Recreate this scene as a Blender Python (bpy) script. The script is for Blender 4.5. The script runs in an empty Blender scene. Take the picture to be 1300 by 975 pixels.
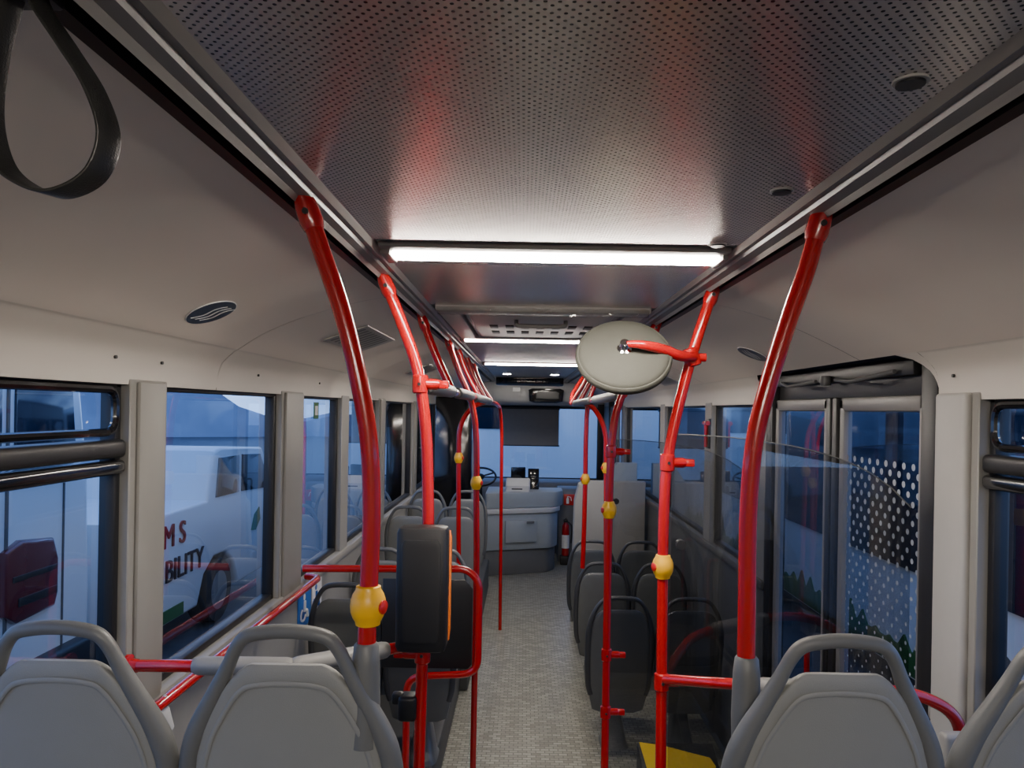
import bpy, bmesh, math, random
from mathutils import Vector, Matrix
random.seed(4)
scene = bpy.context.scene
COL = scene.collection

# ------------------------------------------------------------ materials
def new_mat(name):
    m = bpy.data.materials.new(name); m.use_nodes = True
    nt = m.node_tree; nt.nodes.clear()
    out = nt.nodes.new('ShaderNodeOutputMaterial')
    return m, nt, out
def N(nt, t, **kw):
    n = nt.nodes.new(t)
    for k, v in kw.items(): setattr(n, k, v)
    return n
def mat(name, col, rough=0.5, metal=0.0, var=0.08, scale=20, bump=0.0, coat=0.0, spec=0.5, emit=None, es=0):
    m, nt, out = new_mat(name)
    b = N(nt, 'ShaderNodeBsdfPrincipled')
    nt.links.new(b.outputs[0], out.inputs[0])
    tc = N(nt, 'ShaderNodeTexCoord'); nz = N(nt, 'ShaderNodeTexNoise')
    nz.inputs['Scale'].default_value = scale; nz.inputs['Detail'].default_value = 3
    nt.links.new(tc.outputs['Object'], nz.inputs['Vector'])
    mx = N(nt, 'ShaderNodeMix', data_type='RGBA')
    c = Vector(col)
    mx.inputs[6].default_value = (*(c*(1-var)), 1); mx.inputs[7].default_value = (*[min(1, x) for x in c*(1+var)], 1)
    nt.links.new(nz.outputs['Fac'], mx.inputs[0]); nt.links.new(mx.outputs[2], b.inputs['Base Color'])
    b.inputs['Roughness'].default_value = rough; b.inputs['Metallic'].default_value = metal
    b.inputs['Coat Weight'].default_value = coat; b.inputs['Coat Roughness'].default_value = 0.08
    b.inputs['Specular IOR Level'].default_value = spec
    if emit:
        b.inputs['Emission Color'].default_value = (*emit, 1); b.inputs['Emission Strength'].default_value = es
    if bump:
        bp = N(nt, 'ShaderNodeBump'); bp.inputs['Strength'].default_value = bump; bp.inputs['Distance'].default_value = 0.001
        n2 = N(nt, 'ShaderNodeTexNoise'); n2.inputs['Scale'].default_value = 600
        nt.links.new(tc.outputs['Object'], n2.inputs['Vector'])
        nt.links.new(n2.outputs['Fac'], bp.inputs['Height']); nt.links.new(bp.outputs[0], b.inputs['Normal'])
    return m
def dot_mask(nt, a, b_, period, radius, shift=0.5):
    """staggered lattice of round dots from two scalar sockets -> 0/1 mask socket"""
    comb = N(nt, 'ShaderNodeCombineXYZ'); nt.links.new(a, comb.inputs[0]); nt.links.new(b_, comb.inputs[1])
    outs = []
    for off in (0.0, shift):
        s = N(nt, 'ShaderNodeVectorMath', operation='MULTIPLY_ADD')
        s.inputs[1].default_value = (1/period, 1/period, 0); s.inputs[2].default_value = (off, off, 0)
        nt.links.new(comb.outputs[0], s.inputs[0])
        f = N(nt, 'ShaderNodeVectorMath', operation='FRACTION'); nt.links.new(s.outputs[0], f.inputs[0])
        d = N(nt, 'ShaderNodeVectorMath', operation='DISTANCE'); d.inputs[1].default_value = (.5, .5, 0)
        nt.links.new(f.outputs[0], d.inputs[0]); outs.append(d.outputs['Value'])
    mn = N(nt, 'ShaderNodeMath', operation='MINIMUM'); nt.links.new(outs[0], mn.inputs[0]); nt.links.new(outs[1], mn.inputs[1])
    lt = N(nt, 'ShaderNodeMath', operation='LESS_THAN'); nt.links.new(mn.outputs[0], lt.inputs[0])
    if isinstance(radius, float): lt.inputs[1].default_value = radius
    else: nt.links.new(radius, lt.inputs[1])
    return lt.outputs[0]
def perforated():
    m, nt, out = new_mat('perforated_panel')
    b = N(nt, 'ShaderNodeBsdfPrincipled'); nt.links.new(b.outputs[0], out.inputs[0])
    tc = N(nt, 'ShaderNodeTexCoord'); sp = N(nt, 'ShaderNodeSeparateXYZ'); nt.links.new(tc.outputs['Object'], sp.inputs[0])
    mask = dot_mask(nt, sp.outputs[0], sp.outputs[1], 0.0145, 0.15)
    mx = N(nt, 'ShaderNodeMix', data_type='RGBA')
    mx.inputs[6].default_value = (.60, .545, .50, 1); mx.inputs[7].default_value = (.02, .02, .02, 1)
    nt.links.new(mask, mx.inputs[0]); nt.links.new(mx.outputs[2], b.inputs['Base Color'])
    b.inputs['Roughness'].default_value = .27
    b.inputs['Metallic'].default_value = .58
    return m
def floor_mat():
    m, nt, out = new_mat('vinyl_floor')
    b = N(nt, 'ShaderNodeBsdfPrincipled'); nt.links.new(b.outputs[0], out.inputs[0])
    tc = N(nt, 'ShaderNodeTexCoord'); mp = N(nt, 'ShaderNodeMapping'); mp.inputs['Rotation'].default_value = (0, 0, .0)
    nt.links.new(tc.outputs['Object'], mp.inputs[0])
    br = N(nt, 'ShaderNodeTexBrick'); br.inputs['Scale'].default_value = 10
    br.inputs['Mortar Size'].default_value = .03; br.inputs['Brick Width'].default_value = .55; br.inputs['Row Height'].default_value = .30
    br.inputs['Color1'].default_value = (.20, .195, .155, 1); br.inputs['Color2'].default_value = (.36, .35, .29, 1); br.inputs['Mortar'].default_value = (.12, .12, .095, 1)
    nt.links.new(mp.outputs[0], br.inputs['Vector'])
    nz = N(nt, 'ShaderNodeTexNoise'); nz.inputs['Scale'].default_value = 60; nt.links.new(tc.outputs['Object'], nz.inputs['Vector'])
    mx = N(nt, 'ShaderNodeMix', data_type='RGBA', blend_type='OVERLAY'); mx.inputs[0].default_value = .25
    nt.links.new(br.outputs[0], mx.inputs[6]); nt.links.new(nz.outputs['Fac'], mx.inputs[7]); nt.links.new(mx.outputs[2], b.inputs['Base Color'])
    b.inputs['Roughness'].default_value = .34
    return m
def glass(name, tint=(.86, .9, .95), k=1.6, rough=0.0, dots=False):
    m, nt, out = new_mat(name)
    t = N(nt, 'ShaderNodeBsdfTransparent'); t.inputs[0].default_value = (*tint, 1)
    g = N(nt, 'ShaderNodeBsdfGlossy'); g.inputs['Roughness'].default_value = rough
    # Schlick reflectance of a thin pane, identical from both sides
    ge = N(nt, 'ShaderNodeNewGeometry')
    dt = N(nt, 'ShaderNodeVectorMath', operation='DOT_PRODUCT'); nt.links.new(ge.outputs['Normal'], dt.inputs[0]); nt.links.new(ge.outputs['Incoming'], dt.inputs[1])
    ab = N(nt, 'ShaderNodeMath', operation='ABSOLUTE'); nt.links.new(dt.outputs['Value'], ab.inputs[0])
    om = N(nt, 'ShaderNodeMath', operation='SUBTRACT'); om.inputs[0].default_value = 1.0; nt.links.new(ab.outputs[0], om.inputs[1])
    pw = N(nt, 'ShaderNodeMath', operation='POWER'); nt.links.new(om.outputs[0], pw.inputs[0]); pw.inputs[1].default_value = 5
    ma = N(nt, 'ShaderNodeMath', operation='MULTIPLY_ADD'); nt.links.new(pw.outputs[0], ma.inputs[0]); ma.inputs[1].default_value = .95; ma.inputs[2].default_value = .045
    mu = N(nt, 'ShaderNodeMath', operation='MULTIPLY', use_clamp=True); mu.inputs[1].default_value = k
    nt.links.new(ma.outputs[0], mu.inputs[0])
    mx = N(nt, 'ShaderNodeMixShader'); nt.links.new(mu.outputs[0], mx.inputs[0]); nt.links.new(t.outputs[0], mx.inputs[1]); nt.links.new(g.outputs[0], mx.inputs[2])
    last = mx.outputs[0]
    if dots:
        tc = N(nt, 'ShaderNodeTexCoord'); sp = N(nt, 'ShaderNodeSeparateXYZ'); nt.links.new(tc.outputs['Object'], sp.inputs[0])
        mr = N(nt, 'ShaderNodeMapRange'); nt.links.new(sp.outputs[2], mr.inputs[0])
        mr.inputs[1].default_value = -.95; mr.inputs[2].default_value = .02; mr.inputs[3].default_value = .04; mr.inputs[4].default_value = .19
        a1 = N(nt, 'ShaderNodeMath', operation='LESS_THAN'); nt.links.new(sp.outputs[2], a1.inputs[0]); a1.inputs[1].default_value = .05
        a2 = N(nt, 'ShaderNodeMath', operation='GREATER_THAN'); nt.links.new(sp.outputs[2], a2.inputs[0]); a2.inputs[1].default_value = -1.0
        p1 = N(nt, 'ShaderNodeMath', operation='MULTIPLY'); nt.links.new(mr.outputs[0], p1.inputs[0]); nt.links.new(a1.outputs[0], p1.inputs[1])
        p2 = N(nt, 'ShaderNodeMath', operation='MULTIPLY'); nt.links.new(p1.outputs[0], p2.inputs[0]); nt.links.new(a2.outputs[0], p2.inputs[1])
        mask = dot_mask(nt, sp.outputs[1], sp.outputs[2], .062, p2.outputs[0])
        d = N(nt, 'ShaderNodeBsdfDiffuse'); d.inputs[0].default_value = (.40, .43, .47, 1)
        m2 = N(nt, 'ShaderNodeMixShader'); nt.links.new(mask, m2.inputs[0]); nt.links.new(last, m2.inputs[1]); nt.links.new(d.outputs[0], m2.inputs[2])
        last = m2.outputs[0]
    nt.links.new(last, out.inputs[0])
    return m
def emit_mat(name, col, s):
    m, nt, out = new_mat(name)
    e = N(nt, 'ShaderNodeEmission'); e.inputs[0].default_value = (*col, 1); e.inputs[1].default_value = s
    nt.links.new(e.outputs[0], out.inputs[0]); return m

RED = mat('red_powder_coat', (.40, .0025, .004), .22, coat=.5, var=.05)
CEILP = perforated()
CEIL = mat('ceiling_grey', (.36, .345, .33), .4, var=.04)
COVE = mat('cove_panel', (.66, .60, .53), .55, var=.03, scale=4, bump=.15)
COVEL = mat('cove_band', (.56, .525, .47), .5, var=.03, scale=4, bump=.1)
SEAM = mat('seam', (.10, .095, .09), .7)
TRIM = mat('rail_trim', (.20, .19, .18), .42, var=.04)
BLACK = mat('black_rubber', (.010, .010, .011), .45)
BLACKG = mat('black_gloss', (.008, .008, .009), .12, coat=.4)
PILLAR = mat('pillar_grey', (.25, .242, .222), .5, var=.04, bump=.1)
PILLARL = mat('pillar_light_grey', (.38, .37, .345), .5, var=.04, bump=.1)
WALL = mat('wall_panel_grey', (.24, .235, .22), .5, var=.05)
WALLD = mat('wall_panel_dark', (.09, .09, .085), .5, var=.05)
FLOOR = floor_mat()
PLAT = mat('platform_vinyl', (.055, .055, .052), .5, var=.2, scale=80)
SHELL = mat('seat_shell_grey', (.20, .203, .192), .48, var=.05, scale=12, bump=.35)
RIM = mat('seat_rim_grey', (.115, .118, .115), .42, var=.05, bump=.3)
RIMD = mat('seat_rim_dark', (.05, .052, .055), .38, var=.05, bump=.3)
SHELLD = mat('seat_shell_dark', (.115, .12, .115), .34, var=.08, bump=.3)
SHELLM = mat('seat_shell_mid', (.19, .195, .185), .42, var=.08, bump=.3)
FABRIC = mat('seat_fabric', (.022, .023, .028), .85, var=.5, scale=150)
SLEEVE = mat('grip_sleeve_grey', (.20, .195, .18), .5, var=.05, bump=.3)
SLEEVED = mat('grip_sleeve_dark', (.09, .09, .09), .4)
YEL = mat('yellow_plastic', (.80, .42, .006), .35, var=.04)
YELB = mat('bright_yellow_plate', (.95, .62, .01), .4, var=.04)
REDB = mat('red_button', (.50, .012, .008), .35)
ORANGE = mat('orange_trim', (.70, .15, .008), .4)
CHROME = mat('chrome', (.8, .8, .8), .08, metal=1)
MIRB = mat('mirror_back', (.06, .061, .052), .8, var=.2, scale=9, bump=.3, spec=.15)
MIRROR = mat('mirror_glass', (.85, .85, .85), .03, metal=1)
CABG = mat('cab_grey', (.29, .325, .35), .45, var=.04)
CABD = mat('cab_dark_grey', (.12, .125, .13), .5)
WHITE = mat('white_plastic', (.46, .465, .46), .4, var=.03)
LEATH = mat('strap_leather', (.022, .022, .021), .3, bump=.5)
GLASS = glass('window_glass', (.88, .91, .94), 2.4)
GLASSP = glass('partition_glass', (.62, .63, .64), 2.0)
GLASSD = glass('door_glass_dots', (.60, .66, .74), 2.0, dots=True)
GLASST = glass('door_glass', (.60, .66, .74), 2.0)
LED = emit_mat('led_diffuser', (1, .90, .79), 135)
PAINT = mat('white_car_paint', (.80, .80, .78), .3, coat=.6, var=.02)
TYRE = mat('tyre', (.015, .015, .016), .8)
CARGL = mat('car_glass', (.012, .016, .03), .08, coat=.3)
TAIL = mat('tail_lamp', (.11, .004, .008), .2, coat=.6)
GREEN = mat('green_paint', (.03, .13, .02), .4, var=.3)
ASPH = mat('asphalt', (.05, .055, .065), .5, var=.6, scale=8)
SNOW = mat('snow', (.35, .40, .5), .8, var=.5, scale=.3)
BLUE = mat('blue_sign', (.02, .12, .45), .4)
BADGE = mat('badge_navy', (.012, .03, .07), .3)
WSIGN = mat('white_sign', (.75, .75, .75), .4)
DRED = mat('dark_red_lettering', (.30, .01, .01), .4)
DGREY = mat('dark_lettering', (.03, .012, .014), .4)
SCREEN = mat('dim_screen', (.01, .012, .02), .15)
BLIND = mat('sun_blind', (.16, .155, .15), .7)
FILM = glass('plastic_film', (.75, .75, .75), 3.5, rough=.15)

# ------------------------------------------------------------ mesh builder
def catmull(pts, n=8):
    pts = [Vector(p) for p in pts]
    if len(pts) < 3: return pts
    P = [pts[0]*2-pts[1]] + pts + [pts[-1]*2-pts[-2]]
    out = []
    for i in range(1, len(P)-2):
        a, b, c, d = P[i-1:i+3]
        for k in range(n):
            t = k/n
            out.append(.5*((2*b)+(c-a)*t+(2*a-5*b+4*c-d)*t*t+(3*b-a-3*c+d)*t**3))
    out.append(pts[-1]); return out
def fillet(pts, r=.05, n=6):
    """polyline with rounded corners"""
    pts = [Vector(p) for p in pts]; out = [pts[0]]
    for i in range(1, len(pts)-1):
        a, b, c = pts[i-1], pts[i], pts[i+1]
        u = (a-b); v = (c-b); rr = min(r, u.length*.49, v.length*.49)
        p, q = b+u.normalized()*rr, b+v.normalized()*rr
        for k in range(n+1):
            t = k/n; out.append(p*(1-t)**2+b*2*t*(1-t)+q*t*t)
    out.append(pts[-1]); return out
class B:
    def __init__(s): s.v=[]; s.f=[]; s.mi=[]; s.mats=[]
    def add(s, vs, fs, m):
        o = len(s.v); s.v += [Vector(v) for v in vs]
        if m not in s.mats: s.mats.append(m)
        k = s.mats.index(m)
        for f in fs: s.f.append([i+o for i in f]); s.mi.append(k)
        return s
    def _bm(s, bm, m):
        bm.verts.index_update(); bm.verts.ensure_lookup_table()
        s.add([v.co.copy() for v in bm.verts], [[v.index for v in f.verts] for f in bm.faces], m); bm.free(); return s
    def box(s, x0, x1, y0, y1, z0, z1, m, bev=0, seg=2, rot=None):
        bm = bmesh.new(); bmesh.ops.create_cube(bm, size=1)
        c = Vector(((x0+x1)/2, (y0+y1)/2, (z0+z1)/2))
        for v in bm.verts: v.co = Vector((v.co.x*(x1-x0), v.co.y*(y1-y0), v.co.z*(z1-z0)))
        if bev: bmesh.ops.bevel(bm, geom=bm.edges[:], offset=bev, segments=seg, affect='EDGES', profile=.5)
        for v in bm.verts:
            if rot is not None: v.co = rot @ v.co
            v.co += c
        return s._bm(bm, m)
    def prism(s, outline, axis, a0, a1, m, bev=0, seg=2):
        bm = bmesh.new()
        def mk(p, a): return {'x': (a, p[0], p[1]), 'y': (p[0], a, p[1]), 'z': (p[0], p[1], a)}[axis]
        v0 = [bm.verts.new(mk(p, a0)) for p in outline]; v1 = [bm.verts.new(mk(p, a1)) for p in outline]
        n = len(outline); bm.faces.new(v0); bm.faces.new(v1[::-1])
        for i in range(n): bm.faces.new((v0[i], v0[(i+1)%n], v1[(i+1)%n], v1[i]))
        bmesh.ops.recalc_face_normals(bm, faces=bm.faces[:])
        if bev:
            es = [e for e in bm.edges if (e.verts[0] in v0) == (e.verts[1] in v0)]
            bmesh.ops.bevel(bm, geom=es, offset=bev, segments=seg, affect='EDGES', profile=.5)
        return s._bm(bm, m)
    def tube(s, pts, r, m, n=14, up=None, cap=True):
        """swept round / elliptical section; r float, (ra,rb) or list per point"""
        pts = [Vector(p) for p in pts]; L = len(pts)
        tang = []
        for i in range(L):
            a = pts[max(0, i-1)]; b = pts[min(L-1, i+1)]; tang.append((b-a).normalized())
        ref = Vector(up) if up else (Vector((0, 1, 0)) if abs(tang[0].y) < .9 else Vector((0, 0, 1)))
        nrm = (ref - tang[0]*ref.dot(tang[0])).normalized()
        vs = []; fs = []
        for i in range(L):
            t = tang[i]
            if up: nrm = (Vector(up)-t*Vector(up).dot(t)).normalized()
            else: nrm = (nrm - t*nrm.dot(t)).normalized()
            bi = t.cross(nrm)
            rr = r[i] if isinstance(r, list) else r
            ra, rb = rr if isinstance(rr, tuple) else (rr, rr)
            for k in range(n):
                th = 2*math.pi*k/n
                vs.append(pts[i]+nrm*math.cos(th)*ra+bi*math.sin(th)*rb)
        for i in range(L-1):
            for k in range(n):
                a = i*n+k; b = i*n+(k+1)%n
                fs.append((a, b, b+n, a+n))
        if cap: fs.append(tuple(range(n))[::-1]); fs.append(tuple(range((L-1)*n, L*n)))
        return s.add(vs, fs, m)
    def lathe(s, prof, c, ax, m, n=20, sx=1.0):
        ax = Vector(ax).normalized(); c = Vector(c)
        u = ax.orthogonal().normalized(); w = ax.cross(u)
        vs = []; fs = []
        for r, h in prof:
            for k in range(n):
                th = 2*math.pi*k/n
                vs.append(c+ax*h+(u*math.cos(th)+w*math.sin(th))*r)
        for i in range(len(prof)-1):
            for k in range(n):
                a = i*n+k; b = i*n+(k+1)%n; fs.append((a, b, b+n, a+n))
        fs.append(tuple(range(n))[::-1]); fs.append(tuple(range((len(prof)-1)*n, len(prof)*n)))
        return s.add(vs, fs, m)
    def loft(s, rings, m, n=24, e=.5):
        """rings: (cx,cy,cz,halfwidth_x,halfdepth_y) stacked; superelliptic section"""
        vs = []; fs = []
        for cx, cy, cz, w, d in rings:
            for k in range(n):
                th = 2*math.pi*k/n; c, q = math.cos(th), math.sin(th)
                vs.append((cx+w*math.copysign(abs(c)**e, c), cy+d*math.copysign(abs(q)**e, q), cz))
        for i in range(len(rings)-1):
            for k in range(n):
                a = i*n+k; b = i*n+(k+1)%n; fs.append((a, b, b+n, a+n))
        fs.append(tuple(range(n))[::-1]); fs.append(tuple(range((len(rings)-1)*n, len(rings)*n)))
        return s.add(vs, fs, m)
    def obj(s, name, parent=None, origin=(0, 0, 0), label=None, angle=38):
        o = Vector(origin)
        me = bpy.data.meshes.new(name)
        me.from_pydata([v-o for v in s.v], [], s.f)
        for mm in s.mats: me.materials.append(mm)
        for p, k in zip(me.polygons, s.mi): p.material_index = k; p.use_smooth = True
        bm = bmesh.new(); bm.from_mesh(me); bmesh.ops.recalc_face_normals(bm, faces=bm.faces[:]); bm.to_mesh(me); bm.free()
        me.set_sharp_from_angle(angle=math.radians(angle))
        ob = bpy.data.objects.new(name, me); COL.objects.link(ob)
        if parent: ob.parent = parent
        else: ob.location = o
        if label: ob['label'] = label
        return ob
def thing(name, loc, label, cat, group=None):
    e = bpy.data.objects.new(name, None); e.location = loc; e.empty_display_size = .1; COL.objects.link(e)
    e['label'] = label; e['category'] = cat
    if group: e['group'] = group
    return e
def tag(ob, label=None, cat=None, group=None, kind=None):
    if label: ob['label'] = label
    if cat: ob['category'] = cat
    if group: ob['group'] = group
    if kind: ob['kind'] = kind
    return ob
def struct(b, name, label, parent=None):
    o = b.obj(name, parent)
    if not parent: tag(o, label, name.split('_')[0], kind='structure')
    return o
def text_part(s, size, m, M, name, parent, depth=.002):
    cu = bpy.data.curves.new('t', 'FONT'); cu.body = s; cu.size = size; cu.extrude = depth; cu.align_x = 'CENTER'; cu.align_y = 'CENTER'
    ob = bpy.data.objects.new('t', cu); COL.objects.link(ob)
    dg = bpy.context.evaluated_depsgraph_get(); dg.update()
    me = bpy.data.meshes.new_from_object(ob.evaluated_get(dg))
    bpy.data.objects.remove(ob)
    me.transform(M); me.materials.clear(); me.materials.append(m)
    o = bpy.data.objects.new(name, me); COL.objects.link(o); o.parent = parent
    return o

XL, XR = -1.09, 1.26      # inner wall faces
YF, YB = 11.6, -2.2
RL, RR = -.445, .59       # ceiling rail slots
ZC = 2.52

# ------------------------------------------------------------ shell
b = B()
b.box(XL-.06, XR+.06, 1.95, YF, -.06, 0, FLOOR)
struct(b, 'floor', 'grey speckled patterned vinyl bus floor')
b = B(); b.box(XL, XR, YB, 1.95, -.06, .70, PLAT, .01)
b.box(-.26, .36, 1.95, 2.15, 0, .35, PLAT, .01)
struct(b, 'floor_platform', 'raised dark vinyl platform under the rear seats')
b = B(); b.box(XL, -.38, 5.5, 8.7, 0, .34, PLAT, .02)
b.box(XL, -.44, 3.6, 5.5, 0, .22, PLAT, .02)
struct(b, 'floor_podium', 'dark vinyl wheel arch podium under seats')

b = B()
b.box(-.375, .515, YB, 1.80, ZC-.012, ZC, CEILP)
b.box(-.375, .515, 2.05, 2.92, ZC-.012, ZC, CEILP)
b.box(-.375, .515, 4.5, YF, ZC-.012, ZC, CEIL)
b.box(-.375, .515, 1.80, 2.05, ZC-.005, ZC, CEIL)
b.box(-.375, .515, 2.92, 4.5, ZC-.002, ZC+.01, CEIL)
b.box(XL-.1, XR+.1, YB, YF, ZC+.02, ZC+.06, CEIL)
struct(b, 'ceiling', 'grey perforated metal bus ceiling')
for nm, a, sgn in (('trim_1', RL, -1), ('trim_2', RR, 1)):
    b = B()
    inner = -.375 if sgn < 0 else .515
    o = [(inner, ZC+.01), (inner, ZC-.012), (inner+sgn*.012, ZC-.022), (inner+sgn*.026, ZC-.020), (inner+sgn*.03, ZC-.028), (a-sgn*.02, ZC-.03), (a-sgn*.012, ZC-.04), (a-sgn*.004, ZC-.03), (a-sgn*.004, ZC+.01)]
    b.prism(o, 'y', YB, YF, TRIM)
    b.box(min(a-sgn*.004, a+sgn*.03), max(a-sgn*.004, a+sgn*.03), YB, YF, ZC-.01, ZC+.01, BLACK)
    o2 = [(a+sgn*.018, ZC+.01), (a+sgn*.018, ZC-.03), (a+sgn*.03, ZC-.038), (a+sgn*.04, ZC-.03), (a+sgn*.04, ZC+.01)]
    b.prism(o2, 'y', YB, YF, BLACK)
    struct(b, nm, 'grey ceiling rail trim with black slot')

def cove(side, y0, y1, full=True):
    a = RL-.035 if side < 0 else RR+.035
    w = XL if side < 0 else XR
    pr = [(a, ZC-.028), (a+side*.12, ZC-.052), (a+side*.30, ZC-.105), (a+side*.44, ZC-.165), (w-side*.075, ZC-.225)]
    if full: pr2 = [(w-side*.06, ZC-.235), (w-side*.02, ZC-.275), (w-side*.005, ZC-.32), (w-side*.0, ZC-.37)]
    else: pr2 = []
    return pr, pr2
def prof_strip(b, pr, y0, y1, m, th=.012):
    for i in range(len(pr)-1):
        (x0, z0), (x1, z1) = pr[i], pr[i+1]
        b.add([(x0, y0, z0), (x1, y0, z1), (x1, y1, z1), (x0, y1, z0)], [(0, 1, 2, 3)], m)
def smooth_prof(pr, n=5):
    c = catmull([(x, 0, z) for x, z in pr], n); return [(p.x, p.z) for p in c]
def merge(me_ob):
    bm = bmesh.new(); bm.from_mesh(me_ob.data); bmesh.ops.remove_doubles(bm, verts=bm.verts[:], dist=.0002)
    bmesh.ops.recalc_face_normals(bm, faces=bm.faces[:]); bm.to_mesh(me_ob.data); bm.free()
    for p in me_ob.data.polygons: p.use_smooth = True
tn = 3
SE = [YB, -.1, 2.62, 4.9, 7.2, 9.5, YF]
for side in (-1, 1):
    b = B()
    pr, pr2 = cove(side, 0, 1)
    pr = smooth_prof(pr); prb = smooth_prof([pr[-1]]+pr2)
    segs = [(SE[i], SE[i+1]) for i in range(len(SE)-1)]
    for y0, y1 in segs: prof_strip(b, pr, y0+.002, y1-.002, COVE)
    for y in SE[1:-1]:
        up = [(x, z+.004) for x, z in pr]; prof_strip(b, up, y-.004, y+.004, SEAM)
        if side < 0: prof_strip(b, [(x-.003, z) for x, z in prb], y-.004, y+.004, SEAM)
    if side < 0:
        for y0, y1 in segs: prof_strip(b, prb, y0+.002, y1-.002, COVEL)
    else:
        for y0, y1 in ((YB, 2.24), (3.9, 9.3), (11.0, YF)): prof_strip(b, prb, y0, y1, COVEL)
        for y0, sg in ((2.24, 1), (3.9, -1)):
            def xa(z):
                for (xx0, q0), (xx1, q1) in zip(prb[:-1], prb[1:]):
                    if q1 <= z <= q0+1e-6: return xx0+(xx1-xx0)*(q0-z)/max(1e-6, q0-q1)
                return prb[-1][0]
            for i in range(8):
                t0, t1 = i/8, (i+1)/8
                zz0 = prb[-1][1]+(prb[0][1]-prb[-1][1])*(1-t0); zz1 = prb[-1][1]+(prb[0][1]-prb[-1][1])*(1-t1)
                w0, w1 = .13*(1-math.sqrt(max(0, 1-(1-t0)**2))), .13*(1-math.sqrt(max(0, 1-(1-t1)**2)))
                b.add([(xa(zz0), y0, zz0), (xa(zz1), y0, zz1), (xa(zz1), y0+sg*w1, zz1), (xa(zz0), y0+sg*w0, zz0)], [(0, 1, 2, 3)], COVEL)
    ob = struct(b, 'trim_%d' % tn, 'warm grey moulded cove panel above the windows'); tn += 1
    merge(ob)

# walls
ZW0, ZW1 = 1.235, 2.16
LW = [(.25, 2.04), (2.25, 3.32), (3.64, 4.42), (4.60, 5.55), (5.78, 7.3), (7.5, 9.2), (9.45, 11.35)]
RW = [(.25, 2.04), (4.0, 4.95), (5.12, 6.6), (6.8, 9.2)]
DOORS = [(2.25, 3.83), (9.4, 10.95)]
b = B()
b.box(XL-.07, XL, YB, YF, -.3, ZW0, WALL); b.box(XL-.07, XL, YB, YF, ZW1, ZC+.05, COVEL)
b.box(XL-.01, XL+.02, YB, YF, ZW0-.05, ZW0, PILLAR, .01)
ed = YB
for y0, y1 in LW+[(YF, YF)]:
    b.box(XL-.07, XL+.006, ed, y0, ZW0-.01, ZW1+.005, PILLAR, .003, 1)
    if y0-ed > .18 and ed > 0: b.box(XL+.003, XL+.02, ed+.03, y0-.03, ZW0-.01, ZW1, PILLAR, .008, 2)
    ed = y1
struct(b, 'wall_left', 'grey bus side wall with window pillars')
b = B()
ys = [YB]+[q for d in DOORS for q in d]+[YF]
for i in range(0, len(ys), 2):
    b.box(XR, XR+.07, ys[i], ys[i+1], -.3, ZW0, WALL if i == 0 else WALLD)
    b.box(XR-.02, XR+.01, ys[i], ys[i+1], ZW0-.05, ZW0, PILLAR if i == 0 else WALLD, .01)
b.box(XR+.05, XR+.07, YB, YF, 2.27, ZC+.05, SEAM)
for i in range(0, len(ys), 2): b.box(XR, XR+.07, ys[i], ys[i+1], ZW1, 2.27, COVEL)
op = sorted(RW+DOORS)
ed = YB
for y0, y1 in op+[(YF, YF)]:
    b.box(XR-.006, XR+.07, ed, y0, ZW0-.01, ZW1+.01, PILLAR, .003, 1)
    if abs(y0-2.25) < .01: b.box(XR-.03, XR, ed+.03, y0-.03, .7, ZW1+.01, PILLARL, .012, 3)
    ed = y1
struct(b, 'wall_right', 'grey bus side wall with window pillars and door openings')
b = B()
b.box(XL, XR, YF, YF+.08, 0, 1.0, CABD); b.box(XL, XR, YF, YF+.08, 2.15, ZC, CEIL)
b.box(XL, XL+.08, YF-.01, YF+.08, 1.0, 2.2, BLACK, .004); b.box(XR-.1, XR, YF-.01, YF+.08, 1.0, 2.2, BLACK, .004)
struct(b, 'wall_front', 'dark front bulkhead around the windshield')
b = B(); b.box(XL, XR, YB-.05, YB, 0, ZC, WALL)
struct(b, 'wall_rear', 'plain grey rear bulkhead')

wn = 1
def window(side, y0, y1, transom=False, zz=(ZW0, ZW1)):
    global wn
    x = XL-.045 if side < 0 else XR+.045
    z0, z1 = zz
    b = B(); t = .024
    xa, xb = x-.02, x+.025
    for q in ((y0-.005, y0+t, z0-.005, z1+.005), (y1-t, y1+.005, z0-.005, z1+.005)): b.box(xa, xb, *q, BLACK, .006)
    b.box(xa, xb, y0, y1, z0-.005, z0+t, BLACK, .006); b.box(xa, xb, y0, y1, z1-t, z1+.005, BLACK, .006)
    if transom:
        s = -side
        a, c = sorted((x-.02*s, x+.045*s)); b.box(a, c, y0, y1, 1.95, 2.0, BLACK, .014, 3)
        b.box(a, c, y0, y1, 1.905, 1.945, BLACKG, .014, 3)
        xi = x+.032*s
        pts = fillet([(xi, y0+.06, 2.02), (xi, y0+.06, 2.135), (xi, y1-.04, 2.135), (xi, y1-.04, 2.02), (xi, (y0+y1)/2, 2.02), (xi, y0+.06, 2.02)], .045)
        b.tube(pts, .011, BLACKG, 8)
    o = struct(b, 'window_%d' % wn, 'bus side window with black rubber frame'); wn += 1
    g = B(); g.add([(x, y0, z0), (x, y1, z0), (x, y1, z1), (x, y0, z1)], [(0, 1, 2, 3)], GLASS)
    g.obj('glass', o)
for i, (y0, y1) in enumerate(LW): window(-1, y0, y1, i == 0)
for i, (y0, y1) in enumerate(RW): window(1, y0, y1, i == 0)
b = B(); b.box(XL, XR, YF+.02, YF+.05, 1.0, 1.04, BLACK); b.box(XL, XR, YF+.02, YF+.05, 2.12, 2.15, BLACK)
o = struct(b, 'window_%d' % wn, 'wide bus windshield')
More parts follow.
